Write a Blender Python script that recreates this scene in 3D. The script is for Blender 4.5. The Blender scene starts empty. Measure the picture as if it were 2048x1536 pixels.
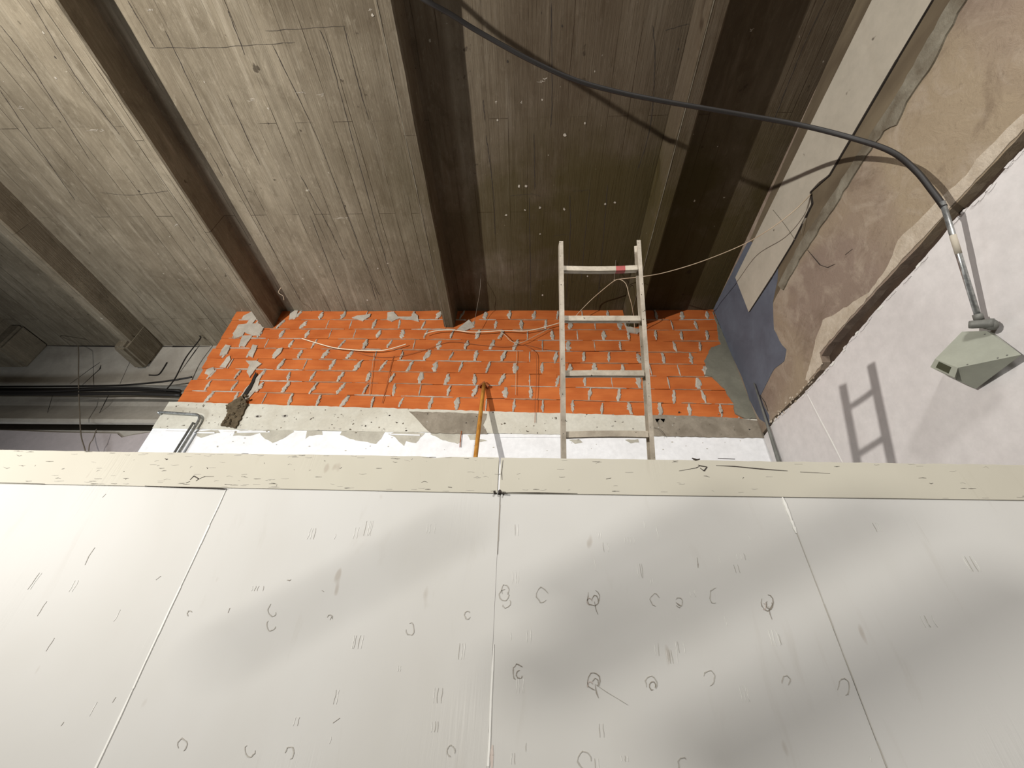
import bpy, bmesh, math, random
from mathutils import Vector, Matrix, noise as mnoise
R = random.Random(7)
scn = bpy.context.scene
COL = scn.collection
# ------------------------------------------------------------------ camera
F = 845.0
EYE = Vector((0, 0, 1.6))
Yc = Vector((31, -656, 845)).normalized()
Xc = Vector((1, -.008, -.0345)); Xc = (Xc - Yc * Xc.dot(Yc)).normalized()
Uc = Xc.cross(Yc)
if Uc.y < 0: Uc = -Uc
right = Vector((Xc.x, Yc.x, Uc.x)); up = Vector((Xc.y, Yc.y, Uc.y)); fwd = Vector((Xc.z, Yc.z, Uc.z))
cam = bpy.data.cameras.new('camera'); camo = bpy.data.objects.new('camera', cam); COL.objects.link(camo)
cam.sensor_width = 36; cam.lens = F / 2048 * 36; cam.clip_start = .02
M = Matrix((( right.x, up.x, -fwd.x), (right.y, up.y, -fwd.y), (right.z, up.z, -fwd.z)))
camo.matrix_world = Matrix.Translation(EYE) @ M.to_4x4()
scn.camera = camo
scn.view_settings.view_transform = 'Standard'; scn.view_settings.look = 'None'
scn.view_settings.gamma = 1; scn.view_settings.exposure = 0.0
# ------------------------------------------------------------------ light
w = bpy.data.worlds.new('world'); scn.world = w; w.use_nodes = True
w.node_tree.nodes['Background'].inputs[0].default_value = (.9, .95, 1, 1)
w.node_tree.nodes['Background'].inputs[1].default_value = .005
LAMP = EYE + Vector((-4.725, -2.066, .951))
def lamp(name, kind, loc, power, col, target=None, **kw):
    l = bpy.data.lights.new(name, kind); l.energy = power; l.color = col
    for k, v in kw.items(): setattr(l, k, v)
    o = bpy.data.objects.new(name, l); COL.objects.link(o); o.location = loc
    if target is not None: o.rotation_euler = (Vector(target) - Vector(loc)).to_track_quat('-Z', 'Y').to_euler()
    return o
lamp('work_light', 'SPOT', LAMP, 2150, (1, .965, .92), target=(.3, 2.2, 6.4), spot_size=math.radians(125), spot_blend=1.0, shadow_soft_size=.035)
lamp('hall_light', 'SPOT', (.9, -3.2, 4.9), 750, (1, .975, .955), target=(1.1, 1.37, 1.15), spot_size=math.radians(84), spot_blend=.35, shadow_soft_size=.35)
lamp('gap_fill', 'AREA', (-4.3, 2.3, 1.5), 60, (.88, .94, 1), target=(-4.0, 4.2, 4.3), shape='RECTANGLE', size=.6, size_y=.3)  # added fill hidden behind the partition, brightens the left gap and white wall
# ------------------------------------------------------------------ projection helpers (photo pixel -> point on a real plane)
def ray(px, py):
    d = Vector(((px - 1024) / F, (768 - py) / F, 1.0))
    return Vector((d.dot(Xc), d.dot(Yc), d.dot(Uc)))
def onY(px, py, Y): r = ray(px, py); return EYE + r * (Y / r.y)
def onX(px, py, X): r = ray(px, py); return EYE + r * (X / r.x)
def onZ(px, py, Z): r = ray(px, py); return EYE + r * ((Z - EYE.z) / r.z)
D2 = 3.62; XR = 2.27; ZC = 3.977 + 1.6; ZB = 3.675 + 1.6; D1 = 1.365
FLOOR = 0.0
# ------------------------------------------------------------------ materials
def mk(name): 
    m = bpy.data.materials.new(name); m.use_nodes = True; nt = m.node_tree
    b = nt.nodes['Principled BSDF']; return m, nt, b
def N(nt, t, **kw):
    n = nt.nodes.new(t)
    for k, v in kw.items():
        if k in n.inputs: n.inputs[k].default_value = v
        else: setattr(n, k, v)
    return n
def mixc(nt, fac, a, b, bt='MIX'):
    n = nt.nodes.new('ShaderNodeMix'); n.data_type = 'RGBA'; n.blend_type = bt
    for sock, v in ((n.inputs[0], fac), (n.inputs[6], a), (n.inputs[7], b)):
        if isinstance(v, bpy.types.NodeSocket): nt.links.new(v, sock)
        elif isinstance(v, (int, float)): sock.default_value = v
        else: sock.default_value = (*v, 1)
    return n.outputs[2]
def ramp(nt, sock, a, b, va=0.0, vb=1.0):
    n = nt.nodes.new('ShaderNodeMapRange'); nt.links.new(sock, n.inputs[0])
    n.inputs[1].default_value = a; n.inputs[2].default_value = b; n.inputs[3].default_value = va; n.inputs[4].default_value = vb
    return n.outputs[0]
def coords(nt, scale=(1, 1, 1), swap=False):
    tc = nt.nodes.new('ShaderNodeNewGeometry')
    mp = nt.nodes.new('ShaderNodeMapping'); mp.inputs['Scale'].default_value = scale
    nt.links.new(tc.outputs['Position'], mp.inputs[0]); return mp.outputs[0]
def noi(nt, scale=(1, 1, 1), s=1., det=6., rough=.6, dist=0.):
    n = N(nt, 'ShaderNodeTexNoise'); n.inputs['Scale'].default_value = s; n.inputs['Detail'].default_value = det
    n.inputs['Roughness'].default_value = rough; n.inputs['Distortion'].default_value = dist
    nt.links.new(coords(nt, scale), n.inputs['Vector']); return n.outputs['Fac']
def lin(c): return tuple(((x / 255 + .055) / 1.055) ** 2.4 if x > 10 else x / 255 / 12.92 for x in c)
def bump(nt, b, hs, strength=.3, dist=.01):
    bn = nt.nodes.new('ShaderNodeBump'); bn.inputs['Strength'].default_value = strength; bn.inputs['Distance'].default_value = dist
    nt.links.new(hs, bn.inputs['Height']); nt.links.new(bn.outputs[0], b.inputs['Normal'])
def mottled(name, c1, c2, s=3., fine=40., rough=.9, bstr=.25, bdist=.004, speck=None, spec_amt=.62, stretch=(1, 1, 1), metallic=0.):
    """two-tone blotches, fine grain, optional specks, bump"""
    m, nt, b = mk(name)
    c = mixc(nt, ramp(nt, noi(nt, stretch, s, 5, .6, .4), .35, .65), lin(c1), lin(c2))
    c = mixc(nt, ramp(nt, noi(nt, stretch, fine, 6, .7), .3, .7, 0, .35), c, tuple(x * .6 for x in lin(c1)))
    if speck: c = mixc(nt, ramp(nt, noi(nt, (1, 1, 1), fine * .9, 2, .5), spec_amt, spec_amt + .04), c, lin(speck))
    nt.links.new(c, b.inputs['Base Color']); b.inputs['Roughness'].default_value = rough; b.inputs['Metallic'].default_value = metallic
    b.inputs['Specular IOR Level'].default_value = .25
    bump(nt, b, noi(nt, stretch, fine, 8, .7), bstr, bdist)
    return m
def plain(name, c, rough=.6, metallic=0., s=25., var=.25):
    m, nt, b = mk(name)
    cc = mixc(nt, ramp(nt, noi(nt, (1, 1, 1), s, 5, .6), .35, .7, 0, var), lin(c), tuple(x * .45 for x in lin(c)))
    nt.links.new(cc, b.inputs['Base Color']); b.inputs['Roughness'].default_value = rough; b.inputs['Metallic'].default_value = metallic
    return m
def board_concrete(name, olive_dim=True):
    """raw concrete cast against boards that run along Y"""
    m, nt, b = mk(name)
    base = mixc(nt, ramp(nt, noi(nt, (1, .6, 1), 1.6, 6, .65, .5), .32, .68), lin((146, 136, 117)), lin((112, 102, 85)))
    # streaks along the boards
    base = mixc(nt, ramp(nt, noi(nt, (22, 1.1, 22), 1, 6, .7),   .38, .66, 0, .42), base, lin((88, 79, 65)))
    base = mixc(nt, ramp(nt, noi(nt, (9, .8, 9), 1.3, 5, .6), .56, .75, 0, .6), base, lin((164, 155, 137)))
    base = mixc(nt, ramp(nt, noi(nt, (3.2, 2.0, 3), 2.1, 7, .72, .8), .50, .70, 0, .45), base, lin((84, 74, 58)))
    base = mixc(nt, ramp(nt, noi(nt, (30, 12, 30), 1.0, 5, .75, .3), .55, .75, 0, .4), base, lin((178, 168, 148)))
    # boards
    g = nt.nodes.new('ShaderNodeNewGeometry'); sp = nt.nodes.new('ShaderNodeSeparateXYZ'); nt.links.new(g.outputs['Position'], sp.inputs[0])
    wob = N(nt, 'ShaderNodeTexNoise'); wob.inputs['Scale'].default_value = 1.5; nt.links.new(g.outputs['Position'], wob.inputs['Vector'])
    add = nt.nodes.new('ShaderNodeMath'); add.operation = 'MULTIPLY_ADD'; nt.links.new(wob.outputs['Fac'], add.inputs[0]); add.inputs[1].default_value = .035; nt.links.new(sp.outputs[0], add.inputs[2])
    cb = nt.nodes.new('ShaderNodeCombineXYZ'); nt.links.new(sp.outputs[1], cb.inputs[0]); nt.links.new(add.outputs[0], cb.inputs[1])
    br = nt.nodes.new('ShaderNodeTexBrick'); nt.links.new(cb.outputs[0], br.inputs['Vector'])
    br.inputs['Scale'].default_value = 1; br.inputs['Mortar Size'].default_value = .0022; br.inputs['Mortar Smooth'].default_value = .3
    br.inputs['Brick Width'].default_value = 2.3; br.inputs['Row Height'].default_value = .168; br.offset = .37; br.offset_frequency = 2
    br.inputs['Color1'].default_value = (.35, .35, .35, 1); br.inputs['Color2'].default_value = (1, 1, 1, 1); br.inputs['Mortar'].default_value = (.6, .6, .6, 1)
    base = mixc(nt, .16, base, br.outputs['Color'], 'MULTIPLY')
    md = nt.nodes.new('ShaderNodeMath'); md.operation = 'MULTIPLY'; nt.links.new(br.outputs['Fac'], md.inputs[0])
    nt.links.new(ramp(nt, noi(nt, (1, .5, 1), 2.2, 4, .6), .46, .58, .08, 1.), md.inputs[1])
    base = mixc(nt, md.outputs[0], base, lin((38, 30, 22)))
    if olive_dim:   # brick-side stain, plus brown darkening over X that paints in the dimmer light
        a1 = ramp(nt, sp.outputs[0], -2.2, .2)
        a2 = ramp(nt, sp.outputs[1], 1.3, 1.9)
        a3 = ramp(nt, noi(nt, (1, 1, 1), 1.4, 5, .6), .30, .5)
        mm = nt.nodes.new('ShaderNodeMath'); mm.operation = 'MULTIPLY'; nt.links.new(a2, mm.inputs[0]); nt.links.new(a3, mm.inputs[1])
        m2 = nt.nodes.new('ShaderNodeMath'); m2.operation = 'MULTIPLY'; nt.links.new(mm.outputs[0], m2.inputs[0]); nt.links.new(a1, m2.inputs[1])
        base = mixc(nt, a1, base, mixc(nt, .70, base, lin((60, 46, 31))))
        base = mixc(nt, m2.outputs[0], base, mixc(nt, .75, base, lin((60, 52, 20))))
    # chalky specks
    base = mixc(nt, ramp(nt, noi(nt, (1, 1, 1), 14, 3, .5), .735, .77, 0, .55), base, lin((190, 184, 168)))
    base = mixc(nt, ramp(nt, noi(nt, (1.2, 1, 1), 9, 3, .5), .72, .76, 0, .7), base, lin((45, 36, 26)))
    nt.links.new(base, b.inputs['Base Color']); b.inputs['Roughness'].default_value = .9; b.inputs['Specular IOR Level'].default_value = .2
    h1 = noi(nt, (60, 3, 60), 1, 6, .7)
    hm = nt.nodes.new('ShaderNodeMath'); hm.operation = 'MULTIPLY_ADD'; nt.links.new(md.outputs[0], hm.inputs[0]); hm.inputs[1].default_value = -1.5; nt.links.new(h1, hm.inputs[2])
    bump(nt, b, hm.outputs[0], .8, .008)
    return m
def painted_wood(name, c1, c2, c3=(172, 168, 159)):
    """old white emulsion on plywood: faint grain ripples along Z, grubby clouds, rubbed spots"""
    m, nt, b = mk(name)
    c = mixc(nt, ramp(nt, noi(nt, (1, 1, .7), 1.3, 4, .55, .3), .35, .7), lin(c1), lin(c2))
    c = mixc(nt, ramp(nt, noi(nt, (6, 6, 1.1), 2.0, 5, .6, 1.), .62, .8, 0, .45), c, lin(c3))
    c = mixc(nt, ramp(nt, noi(nt, (9, 9, 3.5), 1.6, 2, .5), .735, .77, 0, .5), c, lin((150, 138, 124)))
    nt.links.new(c, b.inputs['Base Color']); b.inputs['Roughness'].default_value = .55; b.inputs['Specular IOR Level'].default_value = .3
    g = noi(nt, (70, 70, 3.5), 1, 3, .5, 1.2)
    mk_ = ramp(nt, noi(nt, (2, 2, 1.2), 1.5, 2, .5), .56, .68)
    mu = nt.nodes.new('ShaderNodeMath'); mu.operation = 'MULTIPLY'; nt.links.new(g, mu.inputs[0]); nt.links.new(mk_, mu.inputs[1])
    bump(nt, b, mu.outputs[0], .35, .004)
    return m
MAT = {}
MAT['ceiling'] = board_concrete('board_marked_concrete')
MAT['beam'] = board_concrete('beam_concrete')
MAT['brick'] = None
def brick_mat():
    m, nt, b = mk('orange_hollow_brick')
    c = mixc(nt, ramp(nt, noi(nt, (3, 3, 6), 1.1, 3, .5), .35, .65), lin((192, 108, 54)), lin((174, 92, 43)))
    c = mixc(nt, ramp(nt, noi(nt, (2, 2, 60), 1, 4, .6), .4, .7, 0, .3), c, lin((170, 76, 36)))
    c = mixc(nt, ramp(nt, noi(nt, (1, 1, 1), 22, 5, .7), .62, .76, 0, .2), c, lin((210, 140, 95)))
    nt.links.new(c, b.inputs['Base Color']); b.inputs['Roughness'].default_value = .8; b.inputs['Specular IOR Level'].default_value = .2
    bump(nt, b, noi(nt, (4, 4, 90), 1, 4, .6), .25, .003); return m
MAT['brick'] = brick_mat()
MAT['mortar'] = mottled('grey_cement_mortar', (188, 180, 166), (158, 150, 138), 6, 60, bstr=.6, bdist=.006)
MAT['mortar_dark'] = mottled('joint_mortar', (176, 140, 112), (146, 112, 88), 8, 50)
MAT['skim'] = mottled('grey_render_patch', (128, 126, 112), (112, 110, 98), 5, 45, bstr=.3)
MAT['cream'] = mottled('cream_painted_band', (206, 203, 190), (190, 185, 170), 4, 30, speck=(96, 88, 76), spec_amt=.70, bstr=.3)
MAT['rawband'] = mottled('raw_concrete_band', (150, 141, 126), (122, 113, 99), 7, 45, speck=(70, 62, 52), spec_amt=.68, bstr=.6)
MAT['white'] = mottled('white_wall_paint', (236, 237, 238), (226, 226, 226), 2, 20, bstr=.12)
MAT['whiteR'] = mottled('white_drywall_paint', (212, 208, 205), (203, 198, 195), 1.2, 14, bstr=.08, rough=.7)
MAT['peel'] = mottled('peeled_grey_plaster', (186, 182, 168), (166, 161, 148), 8, 50, bstr=.4)
MAT['notch'] = mottled('rough_cut_mortar', (118, 104, 82), (84, 72, 54), 18, 60, bstr=1., bdist=.02)
MAT['dark'] = plain('dark_void', (30, 24, 18), .95)
MAT['groove'] = mottled('dark_groove_wood', (76, 62, 50), (56, 44, 36), 6, 50, bstr=.5)
def plaster_mat():
    m, nt, b = mk('old_pinkish_plaster')
    c = mixc(nt, ramp(nt, noi(nt, (1, 1, 1), 1.1, 3, .5, .6), .38, .62), lin((148, 133, 111)), lin((132, 116, 103)))
    c = mixc(nt, ramp(nt, noi(nt, (1, 1.4, 1), 3.0, 6, .65, 1.2), .50, .68, 0, .7), c, lin((162, 149, 132)))
    c = mixc(nt, ramp(nt, noi(nt, (1, 1, 1.3), 2.2, 6, .7, .8), .54, .72, 0, .65), c, lin((108, 92, 76)))
    c = mixc(nt, ramp(nt, noi(nt, (1, 1, 1), 30, 6, .75), .55, .75, 0, .4), c, lin((96, 82, 66)))
    nt.links.new(c, b.inputs['Base Color']); b.inputs['Roughness'].default_value = .9; b.inputs['Specular IOR Level'].default_value = .2
    bump(nt, b, noi(nt, (1, 1, 1), 9, 9, .7, .5), .6, .012); return m
MAT['plaster'] = plaster_mat()
MAT['plaster_light'] = mottled('scraped_light_plaster', (196, 184, 166), (172, 158, 138), 9, 30, bstr=.8, bdist=.008)
MAT['wallconc'] = mottled('wall_head_concrete', (116, 104, 84), (88, 76, 60), 3, 18, bstr=.4, stretch=(1, .4, 1))
MAT['ridge'] = mottled('grey_plaster_ridge', (142, 136, 120), (100, 90, 74), 5, 30, bstr=.8, bdist=.01)
MAT['strip'] = mottled('off_white_board', (184, 176, 160), (174, 166, 150), 1.5, 10, bstr=.05, speck=(90, 82, 70), spec_amt=.75)
MAT['blue'] = mottled('slate_blue_paint', (98, 103, 114), (86, 88, 98), 3, 16, bstr=.15)
MAT['ply'] = painted_wood('white_painted_plywood', (190, 189, 184), (181, 179, 172))
MAT['plyboard'] = painted_wood('white_painted_board', (180, 176, 161), (169, 164, 149), (158, 150, 132))
MAT['crack'] = plain('dark_crack', (52, 45, 38), .95)
MAT['mark'] = plain('paint_scuff', (168, 164, 154), .8)
MAT['plycrack'] = plain('cracked_paint', (140, 133, 121), .9)
MAT['ridgepaint'] = plain('thick_white_paint', (218, 217, 210), .6, var=.1)
MAT['rust'] = plain('rusty_scuff', (188, 176, 166), .9)
MAT['ladder'] = mottled('weathered_ladder_metal', (182, 172, 156), (142, 133, 118), 12, 60, speck=(94, 84, 72), spec_amt=.70, rough=.5, bstr=.3, metallic=.15)
MAT['rung'] = mottled('weathered_rung_metal', (190, 180, 162), (150, 140, 124), 12, 60, speck=(94, 84, 72), spec_amt=.70, rough=.5, bstr=.3, metallic=.15)
MAT['red'] = plain('faded_red_paint', (160, 74, 70), .7)
MAT['pole'] = mottled('varnished_wood_pole', (190, 136, 62), (150, 98, 40), 6, 30, rough=.45, bstr=.2, stretch=(8, 8, .6))
MAT['poletip'] = plain('brown_wood_tip', (150, 84, 44), .7)
MAT['galv'] = mottled('galvanised_steel', (186, 188, 186), (128, 130, 128), 40, 90, rough=.35, metallic=.75, bstr=.1)
MAT['cast'] = mottled('grey_cast_metal', (118, 118, 112), (98, 98, 93), 10, 60, rough=.6, metallic=.2)
MAT['box'] = mottled('grey_green_sheet_metal', (156, 158, 144), (146, 148, 136), 3, 12, rough=.5, bstr=.03)
MAT['glass'] = plain('dark_green_lens', (58, 66, 52), .25)
MAT['cable'] = plain('black_rubber_cable', (22, 18, 14), .6)
MAT['wire'] = plain('pale_plastic_wire', (196, 176, 150), .6)
MAT['wirewhite'] = plain('white_plastic_wire', (236, 222, 196), .6)
MAT['wiredark'] = plain('grey_steel_wire', (120, 110, 96), .6)
MAT['farconc'] = mottled('grey_far_concrete', (186, 180, 168), (158, 151, 140), 2.2, 20, bstr=.4)
MAT['farwall'] = mottled('lilac_grey_paint', (192, 182, 180), (180, 170, 168), 2, 16, bstr=.2)
MAT['floor'] = mottled('grey_screed_floor', (74, 72, 70), (62, 60, 58), 1.5, 14)
# ------------------------------------------------------------------ object helpers
def wloc(p):
    v = Vector((0, 0, 0))
    while p is not None: v += p.location; p = p.parent
    return v
def obj(name, bm, mats, parent=None, smooth=False):
    off = wloc(parent)
    for v in bm.verts: v.co -= off
    bmesh.ops.recalc_face_normals(bm, faces=bm.faces)
    me = bpy.data.meshes.new(name); bm.to_mesh(me); bm.free()
    for m in (mats if isinstance(mats, (list, tuple)) else [mats]): me.materials.append(m if not isinstance(m, str) else MAT[m])
    if smooth:
        for p in me.polygons: p.use_smooth = True
    o = bpy.data.objects.new(name, me); COL.objects.link(o)
    if parent is not None: o.parent = parent
    return o
def tag(o, label, cat, group=None, kind=None):
    if label: o['label'] = label
    if cat: o['category'] = cat
    if group: o['group'] = group
    if kind: o['kind'] = kind
    return o
def thing(name, label, cat, loc, group=None):
    o = bpy.data.objects.new(name, None); o.empty_display_size = .1; COL.objects.link(o); o.location = loc
    return tag(o, label, cat, group)
def struct_root(name, loc=(0, 0, 0)):
    o = bpy.data.objects.new(name, None); o.empty_display_size = .1; COL.objects.link(o); o.location = loc; o['kind'] = 'structure'; return o
def box(bm, x0, x1, y0, y1, z0, z1, mi=0, bev=0):
    r = bmesh.ops.create_cube(bm, size=1)
    for v in r['verts']:
        v.co = Vector((x0 + (v.co.x + .5) * (x1 - x0), y0 + (v.co.y + .5) * (y1 - y0), z0 + (v.co.z + .5) * (z1 - z0)))
    fs = set(f for v in r['verts'] for f in v.link_faces)
    for f in fs: f.material_index = mi
    if bev:
        es = set(e for f in fs for e in f.edges)
        bmesh.ops.bevel(bm, geom=list(es), offset=bev, segments=2, affect='EDGES')
def hexa(bm, a, b, mi=0):
    """solid between two equal polygons"""
    n = len(a); va = [bm.verts.new(p) for p in a]; vb = [bm.verts.new(p) for p in b]
    fs = [bm.faces.new(va), bm.faces.new(vb[::-1])]
    for i in range(n): fs.append(bm.faces.new((va[i], va[(i + 1) % n], vb[(i + 1) % n], vb[i])))
    for f in fs: f.material_index = mi
def jag(pts, amp, step, rnd=R):
    """roughen the outline of a planar polygon"""
    out = []; n = len(pts)
    c = sum(pts, Vector()) / n
    nrm = Vector()
    for i in range(n): nrm += (pts[i] - c).cross(pts[(i + 1) % n] - c)
    nrm.normalize()
    for i in range(n):
        a, b = pts[i], pts[(i + 1) % n]; L = (b - a).length; k = max(1, int(L / step)); side = (b - a).normalized().cross(nrm)
        out.append(a)
        for j in range(1, k): out.append(a.lerp(b, j / k) + side * rnd.uniform(-amp, amp))
    return out
def slab(bm, pts, nrm, t, mi=0, amp=0, step=.05):
    """thin raised polygon: pts on the wall face, thickness t along nrm"""
    if amp: pts = jag(pts, amp, step)
    hexa(bm, [p + nrm * t for p in pts], [p - nrm * .004 for p in pts], mi)
def tube(bm, pts, r, seg=8, mi=0, rs=None, cap=True):
    pts = [Vector(p) for p in pts]; rings = []
    for i, p in enumerate(pts):
        t = (pts[min(i + 1, len(pts) - 1)] - pts[max(i - 1, 0)]).normalized()
        a = Vector((0, 0, 1)) if abs(t.z) < .9 else Vector((1, 0, 0))
        u = t.cross(a).normalized(); v = t.cross(u)
        rr = rs[i] if rs else r
        rings.append([bm.verts.new(p + (u * math.cos(2 * math.pi * k / seg) + v * math.sin(2 * math.pi * k / seg)) * rr) for k in range(seg)])
    for A, B in zip(rings, rings[1:]):
        for k in range(seg):
            f = bm.faces.new((A[k], A[(k + 1) % seg], B[(k + 1) % seg], B[k])); f.material_index = mi; f.smooth = True
    if cap:
        bm.faces.new(rings[0][::-1]).material_index = mi; bm.faces.new(rings[-1]).material_index = mi
def smoothline(pts, n=6):
    pts = [Vector(p) for p in pts]; out = []
    for i in range(len(pts) - 1):
        p0 = pts[max(i - 1, 0)]; p1 = pts[i]; p2 = pts[i + 1]; p3 = pts[min(i + 2, len(pts) - 1)]
        for k in range(n):
            t = k / n
            out.append(.5 * ((2 * p1) + (p2 - p0) * t + (2 * p0 - 5 * p1 + 4 * p2 - p3) * t * t + (3 * p1 - p0 - 3 * p2 + p3) * t ** 3))
    out.append(pts[-1]); return out
def sliver(bm, pts, wd, nrm, t=.0015, mi=1):
    """thin ribbon that follows pts on a face (a crack or a ridge of paint)"""
    n = len(pts)
    for i in range(n - 1):
        a, b = pts[i], pts[i + 1]
        if (b - a).length < 1e-5: continue
        s = (b - a).normalized().cross(nrm)
        w0 = wd * (.35 + .65 * R.random()); w1 = wd * (.35 + .65 * R.random())
        if i == 0: w0 = wd * .2
        if i == n - 2: w1 = wd * .2
        hexa(bm, [a + s * w0 / 2 + nrm * t, b + s * w1 / 2 + nrm * t, b - s * w1 / 2 + nrm * t, a - s * w0 / 2 + nrm * t],
                 [a + s * w0 / 2 - nrm * .002, b + s * w1 / 2 - nrm * .002, b - s * w1 / 2 - nrm * .002, a - s * w0 / 2 - nrm * .002], mi)
NY = Vector((0, -1, 0)); NX = Vector((-1, 0, 0)); NZ = Vector((0, 0, -1))
# ================================================================== FLOOR, CEILING
bm = bmesh.new(); box(bm, -12, 3.2, -6, 5.5, -.15, 0); tag(obj('floor', bm, 'floor'), None, None, kind='structure')
bm = bmesh.new(); box(bm, -12, 3.2, -6, 5.5, ZC, ZC + .25)
seams = [[(545, 90), (640, 290), (745, 560), (760, 590)], [(640, 60), (660, 110), (700, 260), (760, 480), (785, 560), (800, 590)],
         [(688, 52), (712, 150), (738, 240)], [(420, 305), (446, 352)], [(620, 430), (700, 640)], [(600, 350), (650, 440), (690, 520)],
         [(1102, 0), (1104, 200), (1101, 255)], [(1305, 50), (1310, 120), (1300, 255), (1275, 340)], [(972, 270), (980, 330), (988, 400), (990, 470)],
         [(1068, 265), (1070, 380)], [(1058, 395), (1060, 500), (1062, 610)], [(1180, 380), (1170, 470), (1162, 560)], [(1140, 390), (1140, 480), (1132, 600)],
         [(1215, 370), (1208, 460), (1196, 600)], [(966, 200), (970, 240)], [(740, 560), (752, 600)], [(0, 50), (60, 130), (180, 320)], [(60, 0), (150, 150), (240, 270)],
         [(255, 0), (310, 95)], [(455, 20), (490, 110)], [(300, 95), (420, 95), (590, 85)], [(530, 62), (690, 52)], [(1020, 392), (1060, 388), (1080, 392)],
         [(1145, 382), (1180, 380)], [(1105, 472), (1140, 468)], [(1650, 0), (1600, 110), (1540, 260)], [(1330, 60), (1378, 48)], [(200, 385), (265, 390), (350, 380)], [(455, 190), (520, 330)],
         [(0, 180), (80, 300), (150, 400)], [(330, 60), (420, 250), (520, 450), (600, 600)]]
for s in seams:
    pts = [onZ(x, y, ZC) for x, y in s]; fine = smoothline(pts, 10)
    fine = [p + Vector((R.uniform(-.003, .003), R.uniform(-.003, .003), 0)) for p in fine]
    sliver(bm, fine, .004 if abs(s[0][0] - s[-1][0]) > 2 * abs(s[0][1] - s[-1][1]) else .008, NZ, .001, 1)
for k in range(30):   # chips and nail heads left by the shuttering
    x, y = R.uniform(0, 1500), R.uniform(0, 600); p = onZ(x, y, ZC)
    if p.x > 2.1: continue
    a = R.uniform(0, 6.28); r = R.uniform(.003, .008)
    slab(bm, [p + Vector((math.cos(a + i * 1.05) * r * R.uniform(.5, 1.4), math.sin(a + i * 1.05) * r * R.uniform(.5, 2.2), 0)) for i in range(6)], NZ, .002, R.choice((1, 2)))
# crumbs of mortar on the soffit beside the brick wall
for (x, y) in ((1012, 430), (1038, 372), (1050, 420), (1080, 415), (1128, 418), (1210, 408), (1170, 246), (1080, 468), (1230, 405), (1295, 560), (1175, 552), (1085, 590), (1052, 372), (995, 240), (745, 30), (735, 600), (1130, 270), (1310, 470)):
    p = onZ(x, y, ZC); r = R.uniform(.008, .016); a = R.uniform(0, 6.28)
    slab(bm, [p + Vector((math.cos(a + i * .9) * r * R.uniform(.5, 1.2), math.sin(a + i * .9) * r * R.uniform(.5, 1.2), 0)) for i in range(7)], NZ, .004, 2)
for (x, y, dx) in ((500, 200, 18), (600, 185, 26), (640, 190, 20), (1085, 158, 22), (1080, 163, 18), (180, 262, 30), (300, 20, 12), (40, 215, 16), (200, 260, 14), (680, 436, 40), (1500, 60, 14), (1040, 205, 8), (990, 205, 8), (350, 450, 12), (420, 485, 10), (740, 20, 10)):   # lime smears
    for q in range(4):
        a = onZ(x + R.uniform(-.4, .4) * dx, y + R.uniform(-3, 3), ZC); b = onZ(x + R.uniform(.2, 1) * dx * .6, y + R.uniform(-4, 4), ZC)
        sliver(bm, [a, a.lerp(b, .4) + Vector((0, R.uniform(-.006, .006), 0)), b], .005, NZ, .0012, 2)
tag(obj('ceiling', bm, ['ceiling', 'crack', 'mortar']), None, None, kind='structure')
# ================================================================== BEAMS
def beam(xl, xr, y0, y1, label, corbel=False):
    bm = bmesh.new(); n = 60; rings = []
    for i in range(n + 1):
        y = y0 + (y1 - y0) * i / n
        j = lambda s: mnoise.noise(Vector((s * 13.1 + xl, y * 3.0, s))) * .006 + (R.uniform(-.004, .004) if R.random() < .3 else 0)
        b = .014
        prof = [(xl - .004, ZC + .02), (xl + j(1), ZB + b), (xl + b + j(2), ZB), (xr - b + j(3), ZB), (xr + j(4), ZB + b), (xr + .004, ZC + .02)]
        rings.append([bm.verts.new((p[0], y, p[1] + j(5) * .4)) for p in prof])
    for A, B in zip(rings, rings[1:]):
        for k in range(6): bm.faces.new((A[k], A[(k + 1) % 6], B[(k + 1) % 6], B[k]))
    bm.faces.new(rings[0]); bm.faces.new(rings[-1][::-1])
    if corbel: box(bm, xl - corbel, xr + corbel, y1 - .42, y1 - .005, ZB - .13, ZC + .01, 0, .03)
    # hairline ridge left by a shutter joint along the underside
    sliver(bm, [Vector((xl + .022 + mnoise.noise(Vector((y * .6, xl, 0))) * .004, y, ZB)) for y in [y0 + (y1 - y0) * i / 90 for i in range(91)]], .007, NZ, .003, 1)
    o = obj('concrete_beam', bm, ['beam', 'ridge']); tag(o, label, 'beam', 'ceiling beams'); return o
beam(-3.31, -3.165, -6, 4.28, 'concrete ceiling beam crossing the left end of the brick wall, dark on its right side')
beam(-1.035, -.905, -6, 4.28, 'concrete ceiling beam resting in the brick wall just left of its middle')
beam(1.165, 1.30, -6, 4.28, 'concrete ceiling beam running behind the top of the ladder')
beam(-5.35, -5.2, -6, 4.27, 'concrete ceiling beam over the dark gap left of the brick wall', .012)
beam(-7.2, -7.05, -6, 4.27, 'leftmost concrete ceiling beam, its end showing at the left edge of the photo', .16)
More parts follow.
